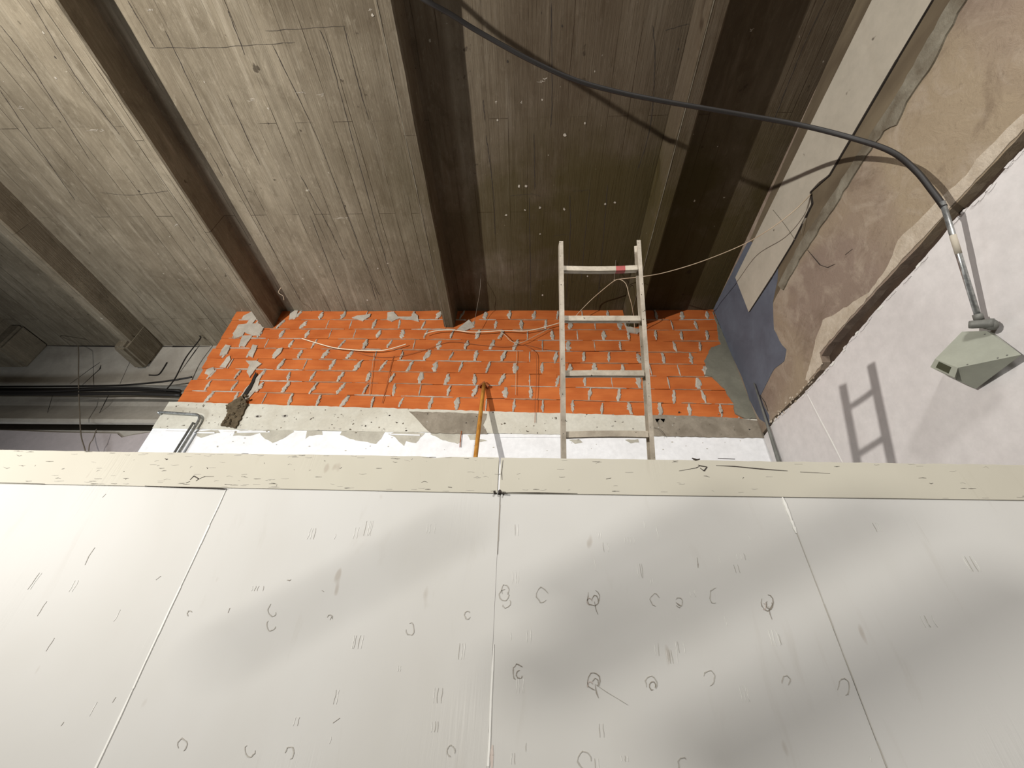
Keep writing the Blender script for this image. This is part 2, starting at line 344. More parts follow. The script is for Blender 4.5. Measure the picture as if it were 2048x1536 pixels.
# ================================================================== BRICK WALL AND BAND (wall_back)
WB = struct_root('wall_back', (-.8, D2 + .1, 0))
def zbot(x):   # underside of the brickwork sinks a little to the right
    a = onY(350, 805, D2); b = onY(1470, 838, D2); return a.z + (b.z - a.z) * (x - a.x) / (b.x - a.x)
def zrow(i, x): return ZC - (ZC - zbot(x)) * i / 9
left_px = [470, 463, 451, 437, 418, 407, 396, 368, 354]; phase_px = [782, 753, 759, 781, 801, 766, 787, 787, 801]
right_px = [1432, 1438, 1447, 1460, 1440, 1450, 1470, 1478, 1476]
rowy = [627, 640, 661, 685, 708, 730, 755, 780, 805]
PITCH = .30
bm = bmesh.new(); mo = bmesh.new()
beams_x = [(-3.32, -3.16), (-1.045, -.9), (1.155, 1.31)]
joints = []
for i in range(9):
    xl = onY(left_px[i], rowy[i], D2).x; xr = XR
    ph = onY(phase_px[i], rowy[i], D2).x
    k0 = math.floor((xl - ph) / PITCH); xs = [ph + PITCH * k for k in range(k0, 40)]
    x = xl; cuts = [xl] + [q for q in xs if xl + .08 < q < xr - .05] + [xr]
    cuts = [cuts[0]] + [c + R.uniform(-.012, .012) for c in cuts[1:-1]] + [cuts[-1]]
    for a, b in zip(cuts, cuts[1:]):
        g = .003; z1 = zrow(i, (a + b) / 2) - g; z0 = zrow(i + 1, (a + b) / 2) + g * R.uniform(.6, 1.6)
        dy = R.uniform(-.003, .005); tl = R.uniform(-.004, .004); tz = R.uniform(-.004, .004)
        A = [Vector((a + .003, D2 + dy + tl, z0 + tz)), Vector((b - .003, D2 + dy - tl, z0 - tz)), Vector((b - .003, D2 + dy - tl + .002, z1 - tz)), Vector((a + .003, D2 + dy + tl + .002, z1 + tz))]
        hexa(bm, A, [p + Vector((0, .12, 0)) for p in A])
    joints.append(cuts)
bmesh.ops.remove_doubles(bm, verts=bm.verts, dist=1e-5)
bmesh.ops.bevel(bm, geom=[e for e in bm.edges], offset=.0022, segments=1, affect='EDGES')
obj('brickwork', bm, 'brick', WB)
# bed mortar sheet just behind the brick faces
def sheet(bm, poly, y, t=.1, mi=0): hexa(bm, [Vector((x, y, z)) for x, z in poly], [Vector((x, y + t, z)) for x, z in poly], mi)
xl0 = onY(470, 640, D2).x; xl9 = onY(356, 800, D2).x
sheet(mo, [(xl0 + .05, ZC), (XR, ZC), (XR, zbot(XR)), (xl9 + .06, zbot(xl9)), (xl9 + .14, zrow(7, -4)), (xl0 + .02, zrow(4, -3.8))], D2 + .016, .11, 1)
# mortar squeezed out at the upright joints
def blob(bm, cx, cz, h, wd, lean=0, t=.008, mi=0):
    n = 9; L = []; Rr = []
    for k in range(n + 1):
        q = k / n; z = cz - h / 2 + h * q; ww = wd * (.35 + .8 * math.sin(math.pi * min(max(q, .08), .92))) * R.uniform(.65, 1.25)
        xx = cx + lean * (q - .5) * h + R.uniform(-.15, .15) * wd
        L.append(Vector((xx - ww / 2, D2, z))); Rr.append(Vector((xx + ww / 2, D2, z)))
    pts = L + Rr[::-1]; c = sum(pts, Vector()) / len(pts)
    va = [bm.verts.new(p + NY * t * .25) for p in pts]; vb = [bm.verts.new(c + (p - c) * .72 + NY * t * R.uniform(.7, 1.3)) for p in pts]; vc = [bm.verts.new(p - NY * .008) for p in pts]
    m = len(pts)
    for k in range(m):
        bm.faces.new((va[k], va[(k + 1) % m], vb[(k + 1) % m], vb[k])).material_index = mi
        bm.faces.new((vc[k], vc[(k + 1) % m], va[(k + 1) % m], va[k])).material_index = mi
    bm.faces.new(vb).material_index = mi
for i, cuts in enumerate(joints):
    for c in cuts[1:-1]:
        if any(a - .03 < c < b + .03 and i < 2 for a, b in beams_x): continue
        rr = R.random(); zm = (zrow(i, c) + zrow(i + 1, c)) / 2; hh = (zrow(i, c) - zrow(i + 1, c))
        if rr < .16: blob(mo, c, zm, hh * .9, .014, 0, .004)
        else: blob(mo, c + R.uniform(-.01, .012), zm + R.uniform(-.01, .01), hh * R.uniform(.75, 1.02), R.uniform(.026, .058), R.uniform(-.1, .35) * (.6 if c > 0 else 1), .008)
    # smears along the bed joints
    x = cuts[0] + .1
    while x < cuts[-1] - .3:
        L_ = R.uniform(.12, .6)
        if R.random() < .85 and i < 8:
            z = zrow(i + 1, x); hh = R.uniform(.006, .016)
            n = max(3, int(L_ / .03)); top = []; bot = []
            for k in range(n + 1):
                xx = x + L_ * k / n; zz = zrow(i + 1, xx); e = min(1, 4 * k / n + .2, 4 * (1 - k / n) + .2)
                top.append(Vector((xx, D2, zz + hh * e * R.uniform(.3, .8)))); bot.append(Vector((xx, D2, zz - hh * e * R.uniform(.2, .6))))
            hexa(mo, [p + NY * .006 for p in top + bot[::-1]], [p - NY * .008 for p in top + bot[::-1]], R.choice((0, 1, 1)))
        x += L_ + R.uniform(.02, .2)
# cement smears traced where the old edge was toothed in
for poly in ([(512, 620), (488, 632), (484, 638), (500, 640), (494, 648), (478, 650), (466, 668), (468, 678), (486, 672), (490, 665), (506, 672), (520, 670), (532, 650), (505, 648), (520, 630)],
             [(486, 672), (478, 692), (490, 694), (506, 672)], [(444, 700), (440, 712), (455, 708), (462, 692), (452, 690)], [(506, 690), (498, 712), (506, 716), (516, 692)],
             [(556, 698), (545, 712), (550, 718), (562, 706), (566, 696)], [(454, 716), (440, 735), (452, 736), (462, 720), (460, 712)], [(414, 740), (410, 748), (420, 752), (430, 742), (428, 735)],
             [(492, 722), (500, 730), (494, 745), (500, 756), (515, 735), (524, 728), (512, 722)], [(530, 740), (520, 760), (516, 778), (505, 790), (485, 815), (478, 825), (470, 812), (490, 780), (512, 758)],
             [(704, 636), (726, 643), (740, 634), (742, 628), (734, 630), (715, 632)], [(775, 626), (774, 640), (784, 644), (800, 637), (822, 640), (838, 644), (836, 632), (828, 626), (822, 634), (796, 634), (788, 624)],
             [(582, 622), (578, 640), (592, 636), (597, 620)], [(914, 660), (930, 662), (950, 655), (938, 640), (928, 648)], [(1248, 648), (1255, 665), (1275, 668), (1282, 660), (1262, 655), (1252, 640)]):
    slab(mo, [onY(x, y, D2) for x, y in poly], NY, .010, 0, .004, .03)
# grey render in the right corner
slab(mo, [onY(x, y, D2) for x, y in [(1425, 624), (1434, 650), (1437, 680), (1442, 690), (1422, 696), (1408, 722), (1414, 738), (1408, 752), (1424, 755), (1437, 768), (1448, 778), (1456, 792), (1466, 806), (1470, 828), (1490, 838), (1516, 838), (1500, 800), (1486, 757), (1450, 680)]], NY, .014, 2, .006, .03)
obj('mortar', mo, ['mortar', 'mortar_dark', 'skim'], WB)
# broken notch at the left: dark slot with rough mortar beneath
bm = bmesh.new()
slab(bm, [onY(x, y, D2 - .016) for x, y in [(512, 744), (500, 768), (482, 795), (474, 800), (486, 800), (502, 778), (514, 750)]], NY, .004, 1, .003, .03)
slab(bm, [onY(x, y, D2 - .022) for x, y in [(452, 812), (456, 826), (450, 838), (442, 852), (472, 857), (496, 808), (486, 792), (470, 800)]], NY, .010, 0, .008, .02)
for k in range(26):
    t = R.random(); p = onY(452 + 45 * t + R.uniform(-8, 8), 850 - 55 * t + R.uniform(-8, 4), D2 - .035); r = R.uniform(.008, .022)
    bmesh.ops.create_icosphere(bm, subdivisions=1, radius=r, matrix=Matrix.Translation(p) @ Matrix.Rotation(R.random() * 3, 4, 'X'))
obj('notch', bm, ['notch', 'dark'], WB)
# concrete band
bm = bmesh.new()
zb2 = lambda x: onY(330, 858, D2).z + (onY(1528, 876, D2).z - onY(330, 858, D2).z) * (x - onY(330, 858, D2).x) / (onY(1528, 876, D2).x - onY(330, 858, D2).x)
XL1 = onY(338, 808, D2).x; XL2 = onY(306, 858, D2).x
edge_top = []; n = 120
for k in range(n + 1):
    x = XL1 + (XR - XL1) * k / n; edge_top.append(Vector((x, D2 - .014, zbot(x) + R.uniform(-.006, .004))))
edge_bot = [Vector((XL1 + (XR - XL1) * k / n, D2 - .014, zb2(XL1 + (XR - XL1) * k / n) + R.uniform(-.004, .004))) for k in range(n + 1)]
P = edge_top + edge_bot[::-1]; hexa(bm, P, [p + Vector((0, .25, 0)) for p in P], 0)
for poly in ([(818, 823), (832, 836), (846, 852), (862, 866), (940, 868), (975, 868), (966, 850), (972, 838), (974, 828), (920, 826)],
             [(1288, 829), (1300, 845), (1308, 872), (1400, 874), (1530, 876), (1520, 842), (1470, 836), (1380, 832)], [(1310, 838), (1320, 860), (1330, 838)]):
    slab(bm, [onY(x, y, D2 - .014) for x, y in poly], NY, .003, 1, .005, .04)
for (x, y) in ((515, 833), (570, 832)):   # two dented, sooty dowel holes
    p = onY(x, y, D2 - .014)
    slab(bm, [p + Vector((math.cos(a) * .035 * R.uniform(.7, 1.2), 0, math.sin(a) * .018 * R.uniform(.7, 1.2))) for a in [i * .52 for i in range(12)]], NY, .0015, 3)
    slab(bm, [p + Vector((math.cos(a) * .014, 0, math.sin(a) * .010)) for a in [i * .7 for i in range(9)]], NY, .003, 2)
for k in range(70):
    x = R.uniform(330, 1500); y = R.uniform(824, 868); p = onY(x, y, D2 - .014); r = R.uniform(.003, .010)
    slab(bm, [p + Vector((math.cos(i * 1.05) * r * R.uniform(.5, 1.6), 0, math.sin(i * 1.05) * r * R.uniform(.5, 1.2))) for i in range(6)], NY, .004, R.choice((1, 2, 3)))
obj('concrete_band', bm, ['cream', 'rawband', 'crack', 'mark'], WB)
# white painted wall below the band with peeled paint
bm = bmesh.new()
top = [Vector((XL2 + (XR - XL2) * k / n, D2 - .006, zb2(XL2 + (XR - XL2) * k / n))) for k in range(n + 1)]
P = top + [Vector((XR, D2 - .006, 0)), Vector((XL2, D2 - .006, 0))]; hexa(bm, P, [p + Vector((0, .25, 0)) for p in P], 0)
for poly in ([(395, 862), (393, 872), (402, 876), (420, 870), (440, 866), (436, 860)], [(470, 862), (466, 872), (500, 872), (520, 866), (530, 878), (545, 886), (552, 884), (572, 874), (588, 864), (586, 860)],
             [(614, 862), (611, 878), (618, 872), (645, 870), (644, 862)], [(684, 862), (680, 870), (700, 878), (735, 884), (752, 888), (762, 878), (770, 864), (768, 862)],
             [(776, 868), (790, 874), (808, 892), (812, 882), (832, 886), (850, 866), (790, 864)], [(860, 868), (880, 878), (915, 888), (922, 884), (922, 864), (870, 864)],
             [(935, 870), (940, 880), (952, 880), (958, 872), (948, 868)], [(1138, 880), (1150, 888), (1165, 885), (1158, 878)], [(1250, 880), (1262, 887), (1278, 885), (1276, 878)], [(955, 884), (960, 878), (975, 882)]):
    slab(bm, [onY(x, y, D2 - .006) for x, y in poly], NY, .002, 1, .006, .03)
for poly in ([(330, 863), (430, 865), (430, 867), (330, 866)], [(445, 864), (470, 864), (470, 867), (445, 867)], [(475, 863), (540, 863), (540, 865), (475, 866)], [(780, 868), (840, 870), (840, 872), (780, 870)], [(1000, 872), (1120, 874), (1120, 876), (1000, 875)]):
    slab(bm, [onY(x, y, D2 - .006) for x, y in poly], NY, .008, 0)
for k in range(40):
    x = R.uniform(330, 1500); y = R.uniform(868, 905); p = onY(x, y, D2 - .006); r = R.uniform(.002, .006)
    slab(bm, [p + Vector((math.cos(i * 1.05) * r * R.uniform(.5, 2.6), 0, math.sin(i * 1.05) * r)) for i in range(6)], NY, .002, R.choice((1, 2)))
obj('white_plaster', bm, ['white', 'peel', 'mark'], WB)
# ================================================================== FAR WALL BEHIND THE GAP (left)
WF = struct_root('wall_far', (-8, 4.6, 0))
def yz(py, Y): return (Y, onY(200, py, Y).z)
prof = [(4.27, ZC), yz(770, 4.27), yz(772, 4.45), yz(788, 4.50), yz(794, 4.34), yz(812, 4.30), yz(832, 4.20), yz(838, 4.17), yz(845, 4.17), yz(849, 4.22), yz(848, 4.5), yz(862, 4.5), yz(861, 4.26), (4.26, 0), (5.4, 0), (5.4, ZC)]
bm = bmesh.new(); xs = [-12, -9, -7.5, -6, -4.5, -3.0]
hexa(bm, [Vector((-12, y, z)) for y, z in prof], [Vector((-3.0, y, z)) for y, z in prof], 0)
for poly, Y in (([(255, 640), (258, 690)], 4.27),): pass
for s in ([(200, 725), (185, 735), (140, 768)], [(202, 730), (200, 738), (165, 770)], [(258, 728), (240, 768)], [(258, 700), (259, 728)], [(400, 690), (392, 700), (360, 745)]):
    sliver(bm, [onY(x, y, 4.27) for x, y in s], .02, NY, .002, 1)
sliver(bm, [onY(x, y, 4.27) for x, y in [(62, 691), (150, 692), (250, 693), (345, 693), (420, 693)]], .03, NY, .002, 1)
for s in ([(222, 794), (213, 812), (203, 832)], [(112, 790), (98, 838)]): sliver(bm, [onY(x, y, 4.27) - Vector((0, .04, 0)) for x, y in s], .016, NY, .002, 1)
obj('concrete_lintel', bm, ['farconc', 'dark'], WF)
bm = bmesh.new()
lw = [onY(-200, 862, 4.25), onY(0, 861, 4.25), onY(120, 866, 4.25), onY(235, 868, 4.25), onY(245, 876, 4.25), onY(262, 872, 4.25), onY(300, 866, 4.25), Vector((-3.2, 4.25, 3.6)), Vector((-3.2, 4.25, 0)), Vector((-9, 4.25, 0))]
hexa(bm, jag(lw, .006, .1), [p + Vector((0, .02, 0)) for p in jag(lw, .006, .1)]) if False else slab(bm, lw, NY, .012, 0)
obj('painted_wall', bm, 'farwall', WF)
# ================================================================== RIGHT WALL
WR = struct_root('wall_right', (XR + .1, 0, 0))
bm = bmesh.new(); box(bm, XR + .06, XR + .3, -6, 4.1, 0, ZC); obj('wall_core', bm, 'groove', WR)
def RX(pts, off=0): return [onX(x, y, XR - off) for x, y in pts]
zg = onX(1900, 450, XR).z
# groove outline
g_up = [(2048, 262), (2010, 303), (1965, 352), (1935, 384), (1912, 408), (1880, 442), (1850, 478), (1823, 508), (1800, 530), (1794, 538), (1762, 572), (1722, 617), (1700, 640), (1676, 668), (1650, 700), (1643, 712), (1645, 724), (1640, 740), (1620, 762), (1600, 786), (1570, 815), (1545, 838), (1538, 850)]
g_lo = [(2048, 296), (2000, 350), (1973, 380), (1922, 428), (1894, 460), (1850, 514), (1822, 546), (1790, 578), (1758, 614), (1720, 658), (1690, 694), (1668, 722), (1652, 738), (1630, 764), (1605, 790), (1574, 818), (1548, 842), (1540, 856)]
up_e = RX(g_up); lo_e = RX(g_lo)
up_j = []; lo_j = []
def rough_edge(pts, amp, step):
    out = []
    for a, b in zip(pts, pts[1:]):
        L = (b - a).length; k = max(1, int(L / step)); out.append(a)
        for j in range(1, k): out.append(a.lerp(b, j / k) + Vector((0, 0, R.uniform(-amp, amp))))
    out.append(pts[-1]); return out
up_j = rough_edge(up_e, .004, .04); lo_j = rough_edge(lo_e, .003, .03)
yN = -6
bm = bmesh.new()
P = [Vector((XR, yN, up_e[0].z))] + up_j + [Vector((XR, D2 + .2, up_e[-1].z - .01)), Vector((XR, D2 + .2, ZC)), Vector((XR, yN, ZC))]
hexa(bm, P, [p + Vector((.065, 0, 0)) for p in P], 0)
T = .003
# concrete head of the wall, brown, above the ridge
slab(bm, RX([(2010, -300), (1930, 0), (1880, 80), (1800, 200), (1740, 300), (1680, 385), (1625, 470), (1580, 540), (1546, 606), (1500, 640), (1424, 624), (1500, 480), (1711, 0), (1830, -300)]), NX, T, 1, .004, .06)
# grey ridge
slab(bm, RX([(1990, -120), (1946, -20), (1895, 70), (1870, 125), (1815, 205), (1795, 250), (1770, 262), (1720, 335), (1660, 430), (1600, 520), (1568, 580), (1558, 570), (1600, 490), (1660, 400), (1730, 290), (1790, 200), (1850, 95), (1905, 0), (1950, -120)]), NX, .012, 2, .008, .04)
# slate-blue paint by the corner
slab(bm, RX([(1424, 625), (1497, 482), (1560, 500), (1556, 560), (1546, 608), (1548, 659), (1564, 690), (1573, 699), (1569, 722), (1549, 738), (1532, 770), (1521, 792), (1528, 812), (1538, 830), (1540, 850), (1520, 838), (1500, 800), (1486, 757), (1455, 690)]), NX, .005, 3, .004, .05)
# off-white board fixed along the wall head
slab(bm, RX([(1905, -300), (1768, -40), (1748, 0), (1640, 217), (1560, 380), (1473, 555), (1500, 624), (1545, 555), (1587, 486), (1612, 440), (1626, 408), (1623, 384), (1640, 365), (1661, 350), (1707, 272), (1796, 120), (1868, 0), (1892, -40), (2050, -300)]), NX, .014, 4)
# dark sliver between board and wall
sliver(bm, RX([(1868, 0), (1796, 120), (1707, 272), (1661, 350), (1623, 384), (1626, 408), (1587, 486), (1545, 555), (1500, 624)], .004), .012, NX, .012, 5)
# scraped light plaster beside the groove
slab(bm, RX([(2048, 228), (1990, 285), (1955, 318), (1935, 350), (1880, 400), (1830, 450), (1798, 480), (1778, 530), (1740, 585), (1715, 600), (1665, 632), (1647, 640), (1632, 680), (1622, 725), (1612, 760), (1618, 762), (1645, 728), (1640, 706), (1676, 664), (1722, 613), (1762, 568), (1800, 526), (1850, 474), (1912, 404), (1965, 348), (2048, 258)]), NX, .006, 6, .006, .03)
# crumbs along the lower crack
for k in range(46):
    t = R.random(); p = onX(1538 + 90 * t + R.uniform(-6, 4), 848 - 88 * t + R.uniform(-6, 6), XR - .002); r = R.uniform(.004, .014)
    bmesh.ops.create_icosphere(bm, subdivisions=1, radius=r, matrix=Matrix.Translation(p) @ Matrix.Diagonal((.5, 1.2, .8, 1)))
    for f in bm.faces[-20:]: f.material_index = 6
# fine cracks
for s in ([(1615, 500), (1640, 530), (1655, 535), (1670, 528)], [(1690, 510), (1705, 498)], [(1520, 790), (1530, 805), (1536, 822)], [(1800, 60), (1796, 66)]): sliver(bm, RX(s, .006), .006, NX, .002, 5)
obj('old_plaster', bm, ['plaster', 'wallconc', 'ridge', 'blue', 'strip', 'crack', 'plaster_light'], WR)
# white drywall below the groove
bm = bmesh.new()
P = [Vector((XR, yN, lo_e[0].z))] + lo_j + [Vector((XR, D2 + .2, lo_e[-1].z - .02)), Vector((XR, D2 + .2, 0)), Vector((XR, yN, 0))]
hexa(bm, P, [p + Vector((.08, 0, 0)) for p in P], 0)
sliver(bm, RX([(1615, 789), (1640, 838), (1665, 885), (1690, 935)]), .010, NX, .003, 1)
for k in range(60):   # ragged cream paint lip
    i = R.randrange(len(lo_e) - 1); p = lo_e[i].lerp(lo_e[i + 1], R.random()) - Vector((0, 0, R.uniform(.0, .02))); r = R.uniform(.006, .02)
    slab(bm, [p + Vector((0, math.cos(j * 1.05) * r * R.uniform(.6, 2.2), math.sin(j * 1.05) * r * .5)) for j in range(6)], NX, R.uniform(.003, .007), R.choice((0, 0, 1)))
obj('drywall', bm, ['whiteR', 'ridgepaint'], WR)
# ================================================================== PARTITION OF PLYWOOD SHEETS
zt = lambda px, py: onY(px, py, D1).z
def circle_marks(bm, x, y, r, mi, seed, ell=1.4):
    """ring of cracked paint round a knot, traced on the sheet"""
    rr = random.Random(seed); pts = []; a0 = rr.uniform(0, 6); span = rr.uniform(3.2, 5.6)
    for k in range(11):
        a = a0 + span * k / 10; pts.append(onY(x + math.cos(a) * r * rr.uniform(.8, 1.15), y + math.sin(a) * r * ell * rr.uniform(.85, 1.1), D1))
    sliver(bm, pts, .0028, NY, .0012, mi)
seam = [None, (452, 978, 205, 1536), (1000, 988, 984, 1536), (1565, 995, 1770, 1536)]
xs_ = [-3.6, onY(452, 978, D1).x, onY(1000, 988, D1).x, onY(1565, 993, D1).x, XR - .004]
xtop = [None] * 5
zs = [zt(0, 966), zt(452, 979), zt(1000, 987), zt(1565, 993), zt(2048, 1001)]
labels = ['white painted plywood sheet at the far left of the partition', 'white painted plywood sheet below the broad left top board, left of the centre seam',
          'white painted plywood sheet with rows of cracked knots, right of the centre seam', 'white painted plywood sheet at the right end of the partition']
knots = [(1187, 1195, 12), (1084, 1190, 11), (1008, 1190, 9), (1310, 1200, 9), (1430, 1192, 11), (1358, 1205, 7), (1535, 1205, 12), (1036, 1345, 12), (1188, 1362, 13), (1302, 1368, 12), (1418, 1356, 11), (1572, 1362, 8), (1688, 1375, 13), (1168, 1520, 13), (1366, 1528, 10), (1012, 1205, 8)]
knots_l = [(542, 1250, 9), (545, 1220, 9), (820, 1258, 9), (935, 1230, 6), (380, 1228, 5), (365, 1490, 9), (500, 1500, 10), (580, 1505, 9), (902, 1502, 8), (660, 1236, 5), (1010, 1180, 8)]
for i in range(4):
    bm = bmesh.new(); a, b = xs_[i] + .0004, xs_[i + 1] - .0004
    z0 = .0; za, zb_ = zs[i], zs[i + 1]
    if i == 0: za = zs[0] + .04
    Q = [Vector((a, D1, z0)), Vector((b, D1, z0)), Vector((b, D1, zb_ + .01)), Vector((a, D1, za + .01))]
    hexa(bm, Q, [p + Vector((0, .016, 0)) for p in Q], 0)
    if i == 2:
        for k, (x, y, r) in enumerate(knots):
            circle_marks(bm, x, y, r, 1 if k in (0, 7, 8, 6) else 2, k)
            if k in (0, 6, 8, 7, 9): circle_marks(bm, x + 3, y + 4, r * .5, 1, k + 50); 
            if k in (0, 6, 8):
                sliver(bm, [onY(x + 2, y + 8, D1), onY(x + 5, y + 24, D1), onY(x + 9, y + 34, D1)], .003, NY, .0012, 1); circle_marks(bm, x - 8, y + 8, r * .4, 3, k + 80)
        sliver(bm, [onY(x, y, D1) for x, y in [(1190, 1368), (1215, 1385), (1240, 1400), (1256, 1410)]], .002, NY, .001, 2)
        sliver(bm, [onY(x, y, D1) for x, y in [(1394, 1115), (1396, 1128), (1396, 1136)]], .003, NY, .001, 1)
        sliver(bm, [onY(x, y, D1) for x, y in [(1352, 1205), (1358, 1210), (1364, 1212)]], .004, NY, .001, 1)
    if i == 1:
        for k, (x, y, r) in enumerate(knots_l): circle_marks(bm, x, y, r, 2, k + 200)
        for s in ([(666, 1446), (680, 1436)], [(574, 1160), (580, 1161), (582, 1159)], [(644, 1181), (648, 1183)], [(660, 1240), (664, 1232)], [(456, 1226), (460, 1216)]): sliver(bm, [onY(x, y, D1) for x, y in s], .004, NY, .001, 1)
        sliver(bm, [onY(985, 1490, D1), onY(983, 1510, D1), onY(984, 1540, D1)], .014, NY, .001, 3)
    if i == 0:
        for s in ([(170, 1130), (178, 1112), (190, 1095)], [(312, 1160), (322, 1152)], [(205, 995), (212, 988)], [(122, 1452), (128, 1444)], [(225, 1405), (232, 1394)]): sliver(bm, [onY(x, y, D1) for x, y in s], .004, NY, .001, 2)
    # short ripples where the grain shows through the paint
    rr = random.Random(i + 5)
    for k in range([6, 14, 30, 4][i]):
        x = rr.uniform([20, 420, 1010, 1650][i], [300, 980, 1560, 2040][i]); y = rr.uniform(1040, 1530); h = rr.uniform(10, 34)
        vx = (x - 1062) / (y + 322)
        for q in range(rr.randint(1, 4)):
            xx = x + q * rr.uniform(4, 8); sliver(bm, [onY(xx + vx * t + rr.uniform(-1, 1), y + t, D1) for t in (0, h * .33, h * .66, h)], .0016, NY, .0009, rr.choice((4, 4, 2)))
    # filled seam: a raised line of paint along the left edge
    if i in (1, 2):
        x0 = xs_[i]; zz = [za - .0 - k * (za - .3) / 30 for k in range(31)]
        sliver(bm, [Vector((x0 + .002 + R.uniform(-.0008, .0008), D1, z)) for z in (zz if i == 1 else zz[7:])], .006, NY, .0022, 4)
    if i == 2:
        sliver(bm, [Vector((xs_[2] + .0012, D1, za - k * .04)) for k in range(6)], .004, NY, .0015, 1)
    if i == 3:
        sliver(bm, [Vector((xs_[3] + .001 + R.uniform(-.0006, .0006), D1, zb_ - .02 - k * .06)) for k in range(13)], .0035, NY, .0012, 2)
        sliver(bm, [Vector((xs_[3] - .002, D1, zs[3] - .002 - k * .02)) for k in range(7)], .012, NY, .003, 4)
    o = obj('plywood_sheet', bm, ['ply', 'plycrack', 'mark', 'rust', 'ridgepaint']); tag(o, labels[i], 'plywood panel', 'plywood sheets of the partition')
# top boards
def top_board(pl, pr, label, ex_l=None, ex_r=None, marks=(), nscr=20, seed=1):
    (x0, yt0, yb0), (x1, yt1, yb1) = pl, pr; D = D1 - .004; rr = random.Random(seed)
    a, b = onY(x0, yt0, D), onY(x1, yt1, D); c, d = onY(x1, yb1, D), onY(x0, yb0, D)
    c.x = b.x; d.x = a.x
    if ex_l: k = (ex_l - a.x) / (b.x - a.x); a, d = a.lerp(b, k), d.lerp(c, k)
    if ex_r: k = (ex_r - a.x) / (b.x - a.x); b, c = a.lerp(b, k), d.lerp(c, k)
    bm = bmesh.new(); n = 60
    tp = [a.lerp(b, k / n) + Vector((0, 0, rr.uniform(-.0012, .0012) - (.006 if rr.random() < .03 else 0))) for k in range(n + 1)]
    P = tp + [c, d]; hexa(bm, P, [p + Vector((0, .034, 0)) for p in P], 0)
    for s, wd, mi in marks: sliver(bm, [onY(x, y, D) for x, y in s], wd, NY, .0012, mi)
    for k in range(nscr):
        x = rr.uniform(max(x0, 0), x1); t = (x - x0) / (x1 - x0); yt = yt0 + (yt1 - yt0) * t; yb = yb0 + (yb1 - yb0) * t
        y = rr.uniform(yt + 5, yb - 5); dx = rr.uniform(-14, 14); sliver(bm, [onY(x, y, D), onY(x + dx * .5, y + rr.uniform(-2, 2), D), onY(x + dx, y + rr.uniform(-2, 3), D)], .0018, NY, .0008, rr.choice((1, 2, 2)))
    for k in range(nscr * 2):
        x = rr.uniform(max(x0, 0), x1); t = (x - x0) / (x1 - x0); yt = yt0 + (yt1 - yt0) * t; yb = yb0 + (yb1 - yb0) * t
        y = rr.choice((yt + rr.uniform(1, 6), yb - rr.uniform(1, 8), rr.uniform(yt, yb))); sliver(bm, [onY(x, y, D), onY(x + rr.uniform(3, 9), y + rr.uniform(-.5, .8), D), onY(x + rr.uniform(10, 16), y, D)], .002, NY, .0008, rr.choice((1, 2, 2)))
    tag(obj('top_board', bm, ['plyboard', 'crack', 'mark', 'ridgepaint']), label, 'board', 'boards capping the partition')
top_board((0, 900, 966), (998, 915, 986), 'long white painted board capping the left half of the partition', ex_l=-3.6, nscr=46, seed=3, marks=[
    ([(380, 960), (388, 952), (398, 958), (392, 962)], .004, 1), ([(398, 958), (410, 953), (428, 953)], .002, 1), ([(372, 966), (380, 963)], .004, 1), ([(0, 965), (90, 968)], .004, 1), ([(290, 972), (440, 977), (453, 978)], .006, 1),
    ([(330, 917), (333, 919), (336, 918)], .005, 1), ([(896, 974), (904, 975)], .005, 1)])
top_board((1002, 915, 986), (2048, 930, 1000), 'long white painted board capping the right half of the partition, cracked near its top edge', ex_r=XR - .003, nscr=14, seed=4, marks=[
    ([(1358, 942), (1392, 936), (1400, 932)], .003, 1), ([(1400, 936), (1408, 942), (1414, 934), (1402, 932), (1396, 930)], .005, 1), ([(1384, 916), (1392, 920), (1400, 918)], .012, 1),
    ([(1432, 931), (1470, 933), (1520, 938), (1575, 942)], .0045, 1), ([(1600, 944), (1660, 947)], .003, 1), ([(1436, 917), (1470, 918)], .004, 1), ([(1004, 985), (1080, 986), (1155, 987)], .004, 1), ([(1212, 958), (1222, 956)], .004, 1),
    ([(1006, 920), (1003, 945), (1004, 960)], .004, 1)])
bm = bmesh.new(); z = zt(998, 987)
for dx, dz, r in ((0, .002, .006), (-.018, .0, .004), (.012, -.004, .003)): slab(bm, [Vector((xs_[2] + dx + math.cos(k) * r, D1 - .0035, z + dz + math.sin(k) * r)) for k in range(6)], NY, .012, 0)
PT = obj('paint_chips', bm, 'crack'); PT.name = 'paint_chip'; tag(PT, 'dark chip where the two top boards meet above the centre seam', 'chip')
# ================================================================== LADDER
LS = .805
def lad_depth(y):
    ys = [485, 537, 637, 747, 869, 912]; ws = [151, 153, 157, 162, 169, 174]
    n = len(ys); mx = sum(ys) / n; iv = [1 / w_ for w_ in ws]; my = sum(iv) / n
    s = sum((a - mx) * (b - my) for a, b in zip(ys, iv)) / sum((a - mx) ** 2 for a in ys); return F * .41 * (my + s * (y - mx)) * LS
def LP(x, y): return EYE + ray(x, y) * lad_depth(y)
tl, tr, bl, br_ = LP(1122, 484), LP(1276, 480), LP(1129, 912), LP(1304, 912)
axis = ((bl - tl) + (br_ - tr)).normalized(); across = (tr - tl).normalized(); across = (across - axis * across.dot(axis)).normalized(); dep = axis.cross(across).normalized()
if dep.y < 0: dep = -dep
K = (bl.z - .0) / -axis.z
fl, fr = bl + axis * K, br_ + axis * K
fl.z = fr.z = .01
LAD = thing('ladder', 'weathered pale metal ladder leaning over the top of the white partition', 'ladder', (fl + fr) / 2)
